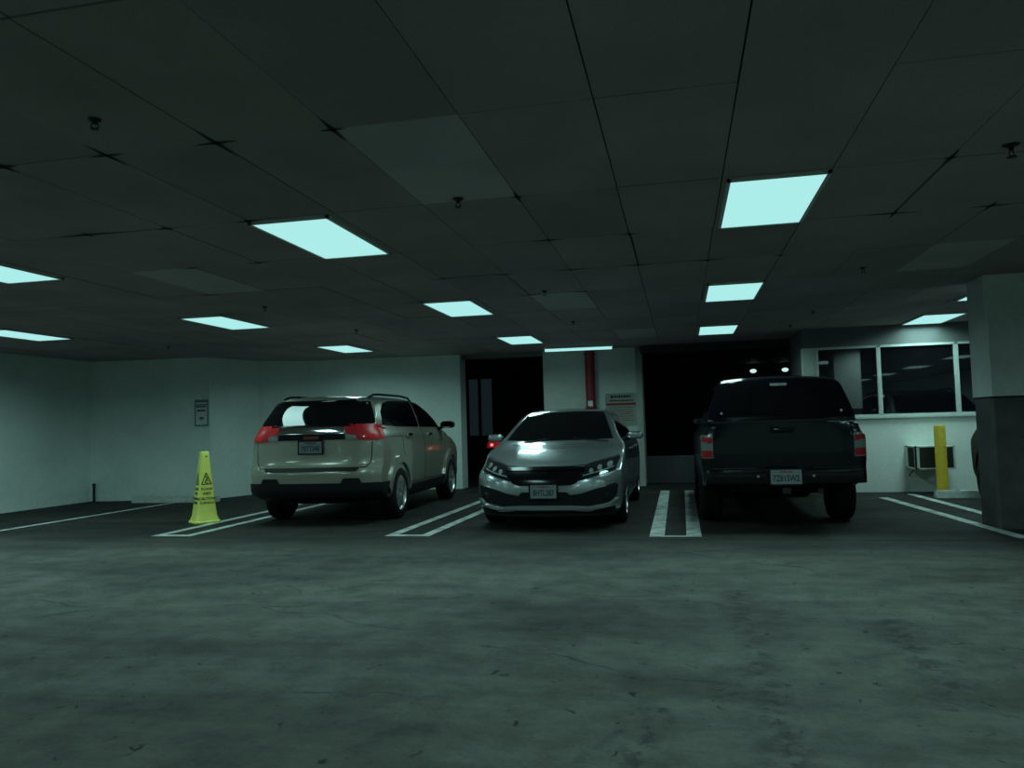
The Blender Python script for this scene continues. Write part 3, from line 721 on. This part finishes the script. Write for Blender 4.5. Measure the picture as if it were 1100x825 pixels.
        # dirt creeping out of the corners of some tiles
box(bm, X0, X1, Y0, 15.6, CH + .03, CH + .05, mi=4)
struct('ceiling', bm, [M['tile_a'], M['tile_b'], M['tile_c'], M['tile_new'], M['void']])
# dark star shaped smudges where the ceiling bars cross
def smudge(x, y, lx, ly):
    bm = bmesh.new()
    for (ax, ay) in ((lx * 1.3, .014), (.014, ly * 1.3)):
        vs = [bm.verts.new((x + p[0], y + p[1], CH - .0045)) for p in ((-ax, 0), (0, -ay), (ax, 0), (0, ay))]
        bm.faces.new(vs); 
    r = bmesh.ops.extrude_face_region(bm, geom=bm.faces[:])
    for v in [q for q in r['geom'] if isinstance(q, bmesh.types.BMVert)]: v.co.z -= .0012
    return bm
bm = bmesh.new()
for (x, y, lx, ly) in [(-2.15, 3.33, .09, .15), (-2.76, 3.33, .08, .12), (-3.37, 3.33, .06, .08), (-1.54, 3.33, .05, .12), (-3.98, 4.62, .22, .05), (-3.37, 4.64, .07, .05), (-2.76, 4.64, .08, .04), (-3.98, 5.81, .08, .03), (-3.37, 5.81, .08, .03),
                       (-.93, 5.81, .10, .05), (-.32, 5.81, .06, .04), (-.93, 6.99, .14, .04), (-.32, 6.99, .1, .03), (.29, 6.99, .12, .05), (.9, 6.99, .05, .04), (1.51, 5.81, .14, .1), (2.12, 5.81, .10, .1), (1.51, 4.64, .03, .12), (-.93, 4.64, .03, .1), (-1.54, 7.0, .08, .03), (-2.15, 7.0, .1, .03), (-4.59, 7.0, .1, .03), (-1.54, 8.2, .1, .03), (-.93, 8.2, .1, .03), (-5.2, 8.2, .1, .03), (-2.8, 8.2, .12, .03)]:
    t_ = smudge(x, y, lx, ly); me = bpy.data.meshes.new('t'); t_.to_mesh(me); t_.free(); bm.from_mesh(me); bpy.data.meshes.remove(me)
struct('trim_3', bm, M['stain'])

# painted lines
def stripes(name, rects, label, group=None):
    bm = bmesh.new()
    for r in rects: prism(bm, r, .001, .004)
    o = newobj(name, bm, M['line']); return tag(o, label, 'floor marking', group)
def quad(xf, xbk, w, yf, yb): return [(xf - w / 2, yf), (xf + w / 2, yf), (xbk + w / 2, yb), (xbk - w / 2, yb)]
stripes('bay_line', [quad(-8.62, -8.66, .10, BAY + .2, 12.1)], 'single white bay line on the floor along the left wall')
stripes('bay_line', [quad(-6.02, -6.10, .11, 8.171, 13.0), quad(-5.62, -5.68, .11, 8.171, 13.0), [(-6.08, 8.06), (-5.565, 8.06), (-5.565, 8.17), (-6.08, 8.17)]], 'double white bay line under the yellow caution cone')
stripes('bay_line', [quad(-3.16, -3.10, .11, 8.231, 13.4), quad(-2.76, -2.70, .11, 8.231, 13.4), [(-3.215, 8.12), (-2.705, 8.12), (-2.705, 8.23), (-3.215, 8.23)]], 'double white bay line between the champagne suv and the silver sedan')
stripes('bay_line', [quad(-.28, -.30, .15, 8.201, 13.6), quad(.09, .10, .15, 8.201, 13.6), [(-.355, 8.14), (.165, 8.14), (.165, 8.20), (-.355, 8.20)]], 'double white bay line between the silver sedan and the black pickup')
stripes('bay_line', [quad(3.08, 2.80, .12, 8.1, 12.1), quad(3.50, 3.30, .11, 8.1, 12.6)], 'double white bay line running past the foot of the column at right')

# ------------------------------------------------------------------ lights
LCOL = (.57, 1.0, .95)
def troffer(x, y, label, group, e=1.0):
    t = thing('ceiling_light', label, 'ceiling light', (x, y, CH - .012), 0, group)
    b = bmesh.new(); w, l, f = .29, .575, .022
    for a in ((-w, -w + f, -l, l), (w - f, w, -l, l), (-w, w, -l, -l + f), (-w, w, l - f, l)): box(b, a[0], a[1], a[2], a[3], -.008, .014)
    newobj('light_frame', b, M['white_metal'], t)
    b = bmesh.new(); w2, l2 = w - f + .002, l - f + .002     # slightly bowed lens
    n = 8; g = [[b.verts.new((-w2 + 2 * w2 * i / n, -l2 + 2 * l2 * j / n, -.004 - .020 * (1 - (2 * i / n - 1) ** 2) * (1 - (2 * j / n - 1) ** 4))) for j in range(n + 1)] for i in range(n + 1)]
    for i in range(n):
        for j in range(n): b.faces.new((g[i][j], g[i][j + 1], g[i + 1][j + 1], g[i + 1][j]))
    tp = b.verts.new((0, 0, .012))
    ring = [g[i][0] for i in range(n)] + [g[n][j] for j in range(n)] + [g[n - i][n] for i in range(n)] + [g[0][n - j] for j in range(n)]
    for k in range(len(ring)): b.faces.new((ring[k], ring[(k + 1) % len(ring)], tp))
    newobj('diffuser', b, M['diffuser'], t, 60)
    la = bpy.data.lights.new('tube_light', 'AREA'); la.shape = 'RECTANGLE'; la.size = .52; la.size_y = 1.08
    la.energy = POWER * e; la.color = LCOL; la.spread = math.radians(SPREAD)
    lo = bpy.data.objects.new('tube_light', la); COL.objects.link(lo); lo.parent = t; lo.location = (0, 0, -.03)
    return t
POWER, SPREAD = 19.0, 164
VIS = {(-8.59, 8.80): 'glowing ceiling light at the left edge, lower of the two there',
       (-5.54, 5.24): 'glowing ceiling light at the left edge, upper of the two there',
       (-5.54, 8.80): 'glowing ceiling light above the yellow caution cone',
       (-5.54, 12.38): 'small distant ceiling light just above the champagne suv roof',
       (-2.49, 5.24): 'big slanted glowing ceiling light, nearest one left of the middle',
       (-2.49, 8.80): 'glowing ceiling light second nearest in the row left of the sedan roof',
       (-2.49, 12.38): 'small distant ceiling light just left of the fluorescent strip',
       (.61, 5.24): 'biggest glowing ceiling light, nearest in the row above the pickup',
       (.61, 8.80): 'middle ceiling light of the three in line above the pickup',
       (.61, 12.38): 'farthest ceiling light of the three in line above the pickup',
       (3.66, 12.38): 'ceiling light in front of the office windows beside the column'}
for x in LX:
    for y in LY:
        k = next((v for (a, c), v in VIS.items() if abs(a - x) < .05 and abs(c - y) < .05), None)
        if x == -8.59 and y > 12: continue
        if x == -2.49 and y == 1.65: continue      # the photo has no lamp there
        if k is None and x == 3.66 and y == 8.80: k = 'ceiling light just showing beside the top of the column'
        yy = 9.95 if (x == 3.66 and y == 8.80) else y
        troffer(x, yy, k or 'ceiling light panel beyond the edge of the photo', 'ceiling light panels' if k else 'ceiling light panels out of view', 1.45 if x == -8.59 and y > 1 else 1.0)
# fluorescent strip by the pier
t = thing('fluorescent_strip', 'thin glowing fluorescent strip light on the ceiling before the pier', 'strip light', (-1.74, 13.85, CH - .004))
t.rotation_euler = (0, 0, math.radians(3))
b = bx(-.62, .62, -.05, .05, -.035, 0, bev=.005); newobj('batten', b, M['white_metal'], t)
b = bmesh.new(); tube(b, [(-.60, 0, -.055), (.60, 0, -.055)], .028, 12); newobj('tube', b, M['diffuser'], t, 60)
# two small lamps deep in the dark hall
for x, l in ((1.80, 'left of two tiny lamps glowing in the dark opening above the pickup'), (2.55, 'right of two tiny lamps glowing in the dark opening above the pickup')):
    t = thing('hall_lamp', l, 'lamp', (x, 20.0, 2.37), 0, 'tiny lamps in the dark hall')
    b = bmesh.new(); tube(b, [(0, 0, .03), (0, 0, CH - 2.37 - .02)], .008, 6); newobj('lamp_stem', b, M['steel'], t)
    b = bmesh.new(); bmesh.ops.create_uvsphere(b, u_segments=16, v_segments=10, radius=1)
    for v in b.verts: v.co = Vector((v.co.x * .08, v.co.y * .08, v.co.z * .05))
    newobj('lamp_globe', b, M['smalllamp'], t, 60)

# ------------------------------------------------------------------ sprinklers
def sprinkler(x, y, label, s=1.0):
    t = thing('sprinkler_head', label, 'sprinkler', (x, y, CH - .004), random.random(), 'ceiling sprinkler heads')
    b = bmesh.new(); lathe(b, [(.001, 0), (.040 * s, 0), (.03 * s, -.008), (.011, -.012), (.011, -.03 * s), (.001, -.03 * s)], 16, 'z'); newobj('escutcheon', b, M['steel'], t, 40)
    b = bmesh.new(); tube(b, [(-.01, 0, -.028 * s), (-.016, 0, -.045 * s), (-.004, 0, -.06 * s)], .003, 6); tube(b, [(.01, 0, -.028 * s), (.016, 0, -.045 * s), (.004, 0, -.06 * s)], .003, 6); newobj('sprinkler_frame', b, M['steel'], t)
    b = bmesh.new(); lathe(b, [(.001, -.058 * s), (.022 * s, -.058 * s), (.024 * s, -.062 * s), (.001, -.062 * s)], 14, 'z'); newobj('deflector', b, M['steel'], t, 40)
    return t
for x, y, l, s in [(-1.29, 4.57, 'dark sprinkler head at the edge of the pale ceiling tile', 1.2),
                (-1.34, 8.0, 'sprinkler head above the silver sedan, nearest of its column', 1.1), (-1.38, 10.52, 'sprinkler head in front of the fluorescent strip', 1),
                (1.74, 7.84, 'sprinkler head right of the two nearer lights above the pickup', 1.1), (1.76, 10.82, 'sprinkler head before the office window header', 1),
                (1.67, 12.3, 'sprinkler head close to the top of the white office post', 1), (-4.48, 7.86, 'sprinkler head between the lights left of the middle', 1.1),
                (-2.49, 2.93, 'sprinkler head alone on the dark tiles at upper left', 1), (-7.86, 10.84, 'sprinkler head near the left corner of the ceiling', 1),
                (1.76, 4.51, 'large dark sprinkler head at the upper right edge', 1.5), (-4.38, 10.14, 'sprinkler head above the champagne suv roof', 1)]:
    sprinkler(x, y, l, s * .72)

# ------------------------------------------------------------------ column at right
t = thing('column', 'square column with pale top and dark bare concrete foot at right edge', 'column', (0, 0, 0))
def cham(x0, x1, y0, y1, c): return [(x0 + c, y0), (x1 - c, y0), (x1, y0 + c), (x1, y1 - c), (x1 - c, y1), (x0 + c, y1), (x0, y1 - c), (x0, y0 + c)]
b = bmesh.new(); prism(b, cham(3.07, 3.60, 8.72, 9.22, .02), 1.335, CH - .003); newobj('column_upper', b, M['column'], t)
b = bmesh.new(); prism(b, cham(3.085, 3.59, 8.74, 9.21, .025), 0, 1.32); newobj('column_base', b, M['column_low'], t)
b = bmesh.new(); prism(b, cham(3.08, 3.595, 8.73, 9.215, .02), 1.318, 1.337); newobj('column_band', b, M['stain'], t)

# ------------------------------------------------------------------ bollard, wheel stops, air conditioner
t = thing('bollard', 'scuffed yellow steel bollard in front of the air conditioner', 'bollard', (3.60, 12.15, 0))
b = bmesh.new(); lathe(b, [(.001, 0), (.075, 0), (.075, 1.0), (.068, 1.015), (.001, 1.02)], 28, 'z'); newobj('post', b, M['yellow'], t, 40)
for (a, z, w, h) in ((-60, .70, .25, .025), (-40, .56, .2, .02), (-20, .44, .25, .07), (-5, .30, .25, .12), (-15, .14, .2, .08)):
    b = bmesh.new(); vs = []
    for k in range(5):
        an = math.radians(a) + w * (k / 4 - .5) * 2
        vs.append([b.verts.new((.0758 * math.cos(an), .0758 * math.sin(an), z + s * h * (1 - abs(k - 2) / 3))) for s in (-.5, .5)])
    for q in range(4): b.faces.new((vs[q][0], vs[q + 1][0], vs[q + 1][1], vs[q][1]))
    newobj('scrape_mark', b, M['rust'], t)
def wheel_stop(name, x0, x1, y, label, rz=0, h=.11):
    t = thing(name, label, 'wheel stop', ((x0 + x1) / 2, y, 0), rz); l = (x1 - x0) / 2
    bm = bmesh.new()
    pr = [(-.09, 0), (.09, 0), (.06, h), (-.06, h)]
    A = [bm.verts.new((-l, a, c)) for a, c in pr]; B = [bm.verts.new((l, a, c)) for a, c in pr]
    bm.faces.new(A); bm.faces.new(B[::-1])
    for i in range(4): bm.faces.new((A[i], A[(i + 1) % 4], B[(i + 1) % 4], B[i]))
    bmesh.ops.bevel(bm, geom=bm.edges[:], offset=.012, segments=2, affect='EDGES')
    newobj('stop_block', bm, M['concrete'], t, 40)
    for s in (-.6, .6):
        b = bmesh.new(); lathe(b, [(.001, h - .002), (.018, h - .002), (.016, h + .006), (.001, h + .006)], 12, 'z', (s * l, 0, 0)); newobj('anchor_pin', b, M['steel'], t)
wheel_stop('wheel_stop', -9.5, -7.85, 12.15, 'pale concrete wheel stop on the floor by the left wall, behind the cone')
wheel_stop('wheel_stop', 3.44, 4.9, 11.93, 'pale concrete wheel stop at the foot of the yellow bollard', -.03)

t = thing('air_conditioner', 'boxy wall air conditioner with dark grilles below the office window', 'air conditioner', (3.62, WY, .54))
b = bmesh.new(); w, h, d = .27, .17, .52
for a in ((-w, w, -d, 0, h - .02, h), (-w, w, -d, 0, -h, -h + .02), (-w, -w + .025, -d, -d + .05, -h, h), (w - .025, w, -d, -d + .05, -h, h), (-w, -w + .02, -.12, 0, -h, h), (w - .02, w, -.12, 0, -h, h), (-w + .0, -w + .06, -d, -d + .03, -h, h)):
    box(b, *a, bev=.003)
newobj('casing', b, M['white_metal'], t)
b = bx(-w + .02, w - .02, -d + .02, -.01, -h + .02, h - .02); newobj('inner_unit', b, M['grille'], t)
b = bmesh.new()
for k in range(14):
    z = -h + .03 + k * (2 * h - .06) / 13; box(b, -w + .06, w - .03, -d + .004, -d + .02, z - .003, z + .003)
newobj('front_grille', b, M['steel'], t)
b = bmesh.new()
for k in range(11):
    y = -d + .07 + k * .028; box(b, -w + .002, -w + .02, y - .004, y + .004, -h + .03, h - .03)
newobj('side_grille', b, M['steel'], t)
for s in (-1, 1):
    b = bmesh.new(); tube(b, [(s * (w - .04), -d + .25, -h - .002), (s * (w - .04), -.01, -h - .12)], .010, 8); newobj('support_bracket', b, M['steel'], t)

# ------------------------------------------------------------------ caution cone
t = thing('caution_cone', 'tall yellow four-sided caution cone standing on the left double line', 'cone', (-6.22, 9.32, .0045), math.radians(50))
def sq(bm, prof, c=.22):
    rings = []
    for r, z in prof:
        k = r * c; pts = [(r - k, -r), (r, -r + k), (r, r - k), (r - k, r), (-r + k, r), (-r, r - k), (-r, -r + k), (-r + k, -r)]
        rings.append([bm.verts.new((x, y, z)) for x, y in pts])
    for A, B in zip(rings, rings[1:]):
        for k in range(8): bm.faces.new((A[k], A[(k + 1) % 8], B[(k + 1) % 8], B[k]))
    bm.faces.new(rings[0][::-1]); bm.faces.new(rings[-1])
b = bmesh.new(); sq(b, [(.168, 0), (.170, .02), (.155, .035), (.132, .10), (.118, .22), (.052, .90), (.050, .925), (.042, .94)]); newobj('cone_body', b, M['cone'], t, 25)
newobj('chain_slot', bx(.0505, .056, .0, .022, .862, .880), M['blackink'], t); newobj('chain_slot', bx(-.0, .022, -.056, -.0505, .862, .880), M['blackink'], t)
slope = math.degrees(math.atan2(.118 - .052, .90 - .22))
for rot in (0, 90, -90, 180):
    base = RZ(rot) @ T(0, -.118, .22) @ RX(90 - slope) @ T(0, 0, .0015)
    for s, z, sz in (('CAUTION', .10, .046), ('WET', .165, .050), ('FLOOR', .225, .044), ('CUIDADO', .045, .040)):
        text('cone_lettering', s, sz, M['blackink'], t, base @ T(0, z, 0))
    b = bmesh.new(); zc = .40
    def bar(p, q, w=.006):
        p, q = Vector((*p, 0)), Vector((*q, 0)); d = (q - p).normalized(); n_ = Vector((-d.y, d.x, 0)) * w
        vs = [b.verts.new(v) for v in (p - n_, q - n_, q + n_, p + n_)]; b.faces.new(vs)
    tri = [(-.062, .29), (.062, .29), (0, .44)]
    for k in range(3): bar(tri[k], tri[(k + 1) % 3])
    bar((-.02, .31), (.012, .37), .007); bar((.012, .37), (-.012, .395), .006); bar((.0, .35), (.028, .33), .006); bar((-.01, .305), (.03, .305), .004)
    r = bmesh.ops.extrude_face_region(b, geom=b.faces[:])
    for v in [q for q in r['geom'] if isinstance(q, bmesh.types.BMVert)]: v.co.z += .001
    b.transform(base); newobj('warning_symbol', b, M['blackink'], t)

# ------------------------------------------------------------------ signs, pipe
def strokes(bm, x0, x1, z, h, y, seed, word=.05):
    """a line of writing too small to read, as short strokes"""
    r = random.Random(seed); x = x0
    while x < x1:
        w = min(r.uniform(.5, 1.4) * word, x1 - x)
        box(bm, x, x + w * .82, y - .0012, y, z - h / 2 * r.uniform(.7, 1), z + h / 2); x += w
t = thing('wall_sign', 'small faded notice with blue border on the wall above the cone', 'sign', (-8.49, 12.655, 1.565))
t.rotation_euler = (0, 0, math.atan2(.23, 2.3))
b = bx(-.13, .13, -.012, 0, -.24, .24); newobj('sign_panel', b, M['paper'], t)
b = bmesh.new()
for a in ((-.13, .13, .19, .24), (-.13, .13, -.24, -.215), (-.13, -.108, -.24, .24), (.108, .13, -.24, .24), (-.13, .13, .135, .16)): box(b, a[0], a[1], -.0145, -.012, a[2], a[3])
newobj('sign_border', b, mat('faded_blue_border', (.13, .19, .24), .6), t)
b = bmesh.new(); strokes(b, -.08, .08, .04, .04, -.012, 3, .035); strokes(b, -.035, .04, -.10, .05, -.012, 4, .03); strokes(b, -.1, .1, .112, .03, -.012, 5, .03); newobj('sign_writing', b, M['blackink'], t)
t = thing('parking_notice', 'pale parking notice with a red bar on the pier behind the sedan', 'sign', (-1.07, 14.6, 1.43))
b = bx(-.285, .285, -.012, 0, -.31, .30, bev=.002); newobj('sign_panel', b, M['signboard'], t)
b = bx(-.27, .27, -.015, -.012, .075, .115); newobj('red_bar', b, M['redink'], t)
b = bmesh.new(); strokes(b, -.19, .19, .235, .045, -.012, 6, .055); strokes(b, -.21, .24, .16, .028, -.012, 7, .05); newobj('sign_heading', b, M['blackink'], t)
b = bmesh.new()
for k, z in enumerate((.03, -.01, -.05, -.09, -.13, -.17, -.21)): strokes(b, -.23 + .02 * (k % 3), .23 - .03 * (k % 2), z, .02, -.012, 10 + k, .05)
newobj('sign_small_print', b, M['signred'], t)
t = thing('standpipe', 'dark red vertical fire pipe on the pier behind the sedan', 'pipe', (-1.615, 14.5, 0))
b = bmesh.new(); tube(b, [(0, 0, 0), (0, 0, CH - .005)], .09, 20); newobj('pipe', b, M['redpipe'], t, 50)
b = bmesh.new()
for z in (.4, 1.45, 2.45): lathe(b, [(.09, z), (.105, z), (.105, z + .05), (.09, z + .05)], 20, 'z')
newobj('pipe_clamp', b, M['redpipe'], t, 50)
b = bx(-.045, .045, -.10, -.092, 1.50, 1.60); newobj('pipe_tag', b, M['paper'], t)
t = thing('corner_pipe', 'short dark pipe stub standing in the left wall corner', 'pipe', (-10.52, 12.38, 0))
b = bmesh.new(); tube(b, [(0, 0, 0), (0, 0, .30)], .022, 10); lathe(b, [(.001, .30), (.03, .30), (.03, .33), (.001, .33)], 12, 'z'); newobj('pipe', b, M['stain'], t, 50)

# glazed door far back in the left opening
d = bpy.data.objects.new('door_1', None); COL.objects.link(d); d['kind'] = 'structure'
b = bmesh.new()
for x in (-5.50, -5.17, -4.80): box(b, x - .03, x + .03, 19.95, 20.05, 0, 2.5)
box(b, -5.53, -4.77, 19.95, 20.05, 0, .10); box(b, -5.53, -4.77, 19.95, 20.05, 2.44, 2.5); newobj('door_frame', b, M['steel'], d)
b = bmesh.new(); box(b, -5.46, -5.22, 19.98, 20.0, .95, 2.44); newobj('door_pane', b, M['bluepane'], d)
b = bmesh.new(); box(b, -5.13, -4.84, 19.98, 20.0, .95, 2.44); newobj('door_pane', b, M['bluepane'], d)

# ------------------------------------------------------------------ vehicles
suv = make_suv('champagne suv with roof rails parked nose-in, seen from behind', 'car', (-4.585, 11.10, 0), math.radians(2.2), M['suv'], '7ETT348')
suv.scale = (1, .96, .985)
sed = make_sedan('silver sedan backed into its bay, facing the camera', 'car', (-1.50, 10.76, 0), PI, M['civic'], '8HTL287')
sed.scale = (.965, 1, 1)
truck = make_pickup('black pickup truck with a camper shell, seen from behind', 'pickup truck', (1.03, 10.98, 0), 0, M['truck'])
dk = make_sedan('dark car with a lit red tail light in the opening behind the sedan', 'car', (-3.22, 18.2, -.04), 0, M['dark_car'], None, True)
hid = make_suv('dark car almost hidden behind the right column', 'car', (4.60, 9.40, 0), 0, M['dark_car'], '6KPD105', 'dark_alloy')

# ------------------------------------------------------------------ camera, world, view
f, yaw, pitch, roll = 837.0, -.2113, .0548, -.0273
cam = bpy.data.cameras.new('camera'); cam.sensor_fit = 'HORIZONTAL'; cam.sensor_width = 36; cam.lens = f / 1100 * 36
cam.clip_start = .05; cam.clip_end = 200
co = bpy.data.objects.new('camera', cam); COL.objects.link(co)
cy, sy, cp, sp = math.cos(yaw), math.sin(yaw), math.cos(pitch), math.sin(pitch)
fw = Vector((sy * cp, cy * cp, sp)); rt = Vector((cy, -sy, 0)); up = rt.cross(fw)
r2 = rt * math.cos(roll) + up * math.sin(roll); u2 = -rt * math.sin(roll) + up * math.cos(roll)
co.matrix_world = Matrix(((r2.x, u2.x, -fw.x, 0), (r2.y, u2.y, -fw.y, 0), (r2.z, u2.z, -fw.z, CAMH), (0, 0, 0, 1)))
S.camera = co
w = bpy.data.worlds.new('night'); S.world = w; w.use_nodes = True
w.node_tree.nodes['Background'].inputs[0].default_value = (.02, .025, .035, 1); w.node_tree.nodes['Background'].inputs[1].default_value = .3
vs = S.view_settings; vs.view_transform = 'Standard'; vs.look = 'None'; vs.gamma = 1; vs.exposure = 0; vs.use_curve_mapping = False
S.cycles.use_denoising = True
S.cycles.max_bounces = 8; S.cycles.diffuse_bounces = 4; S.cycles.glossy_bounces = 3
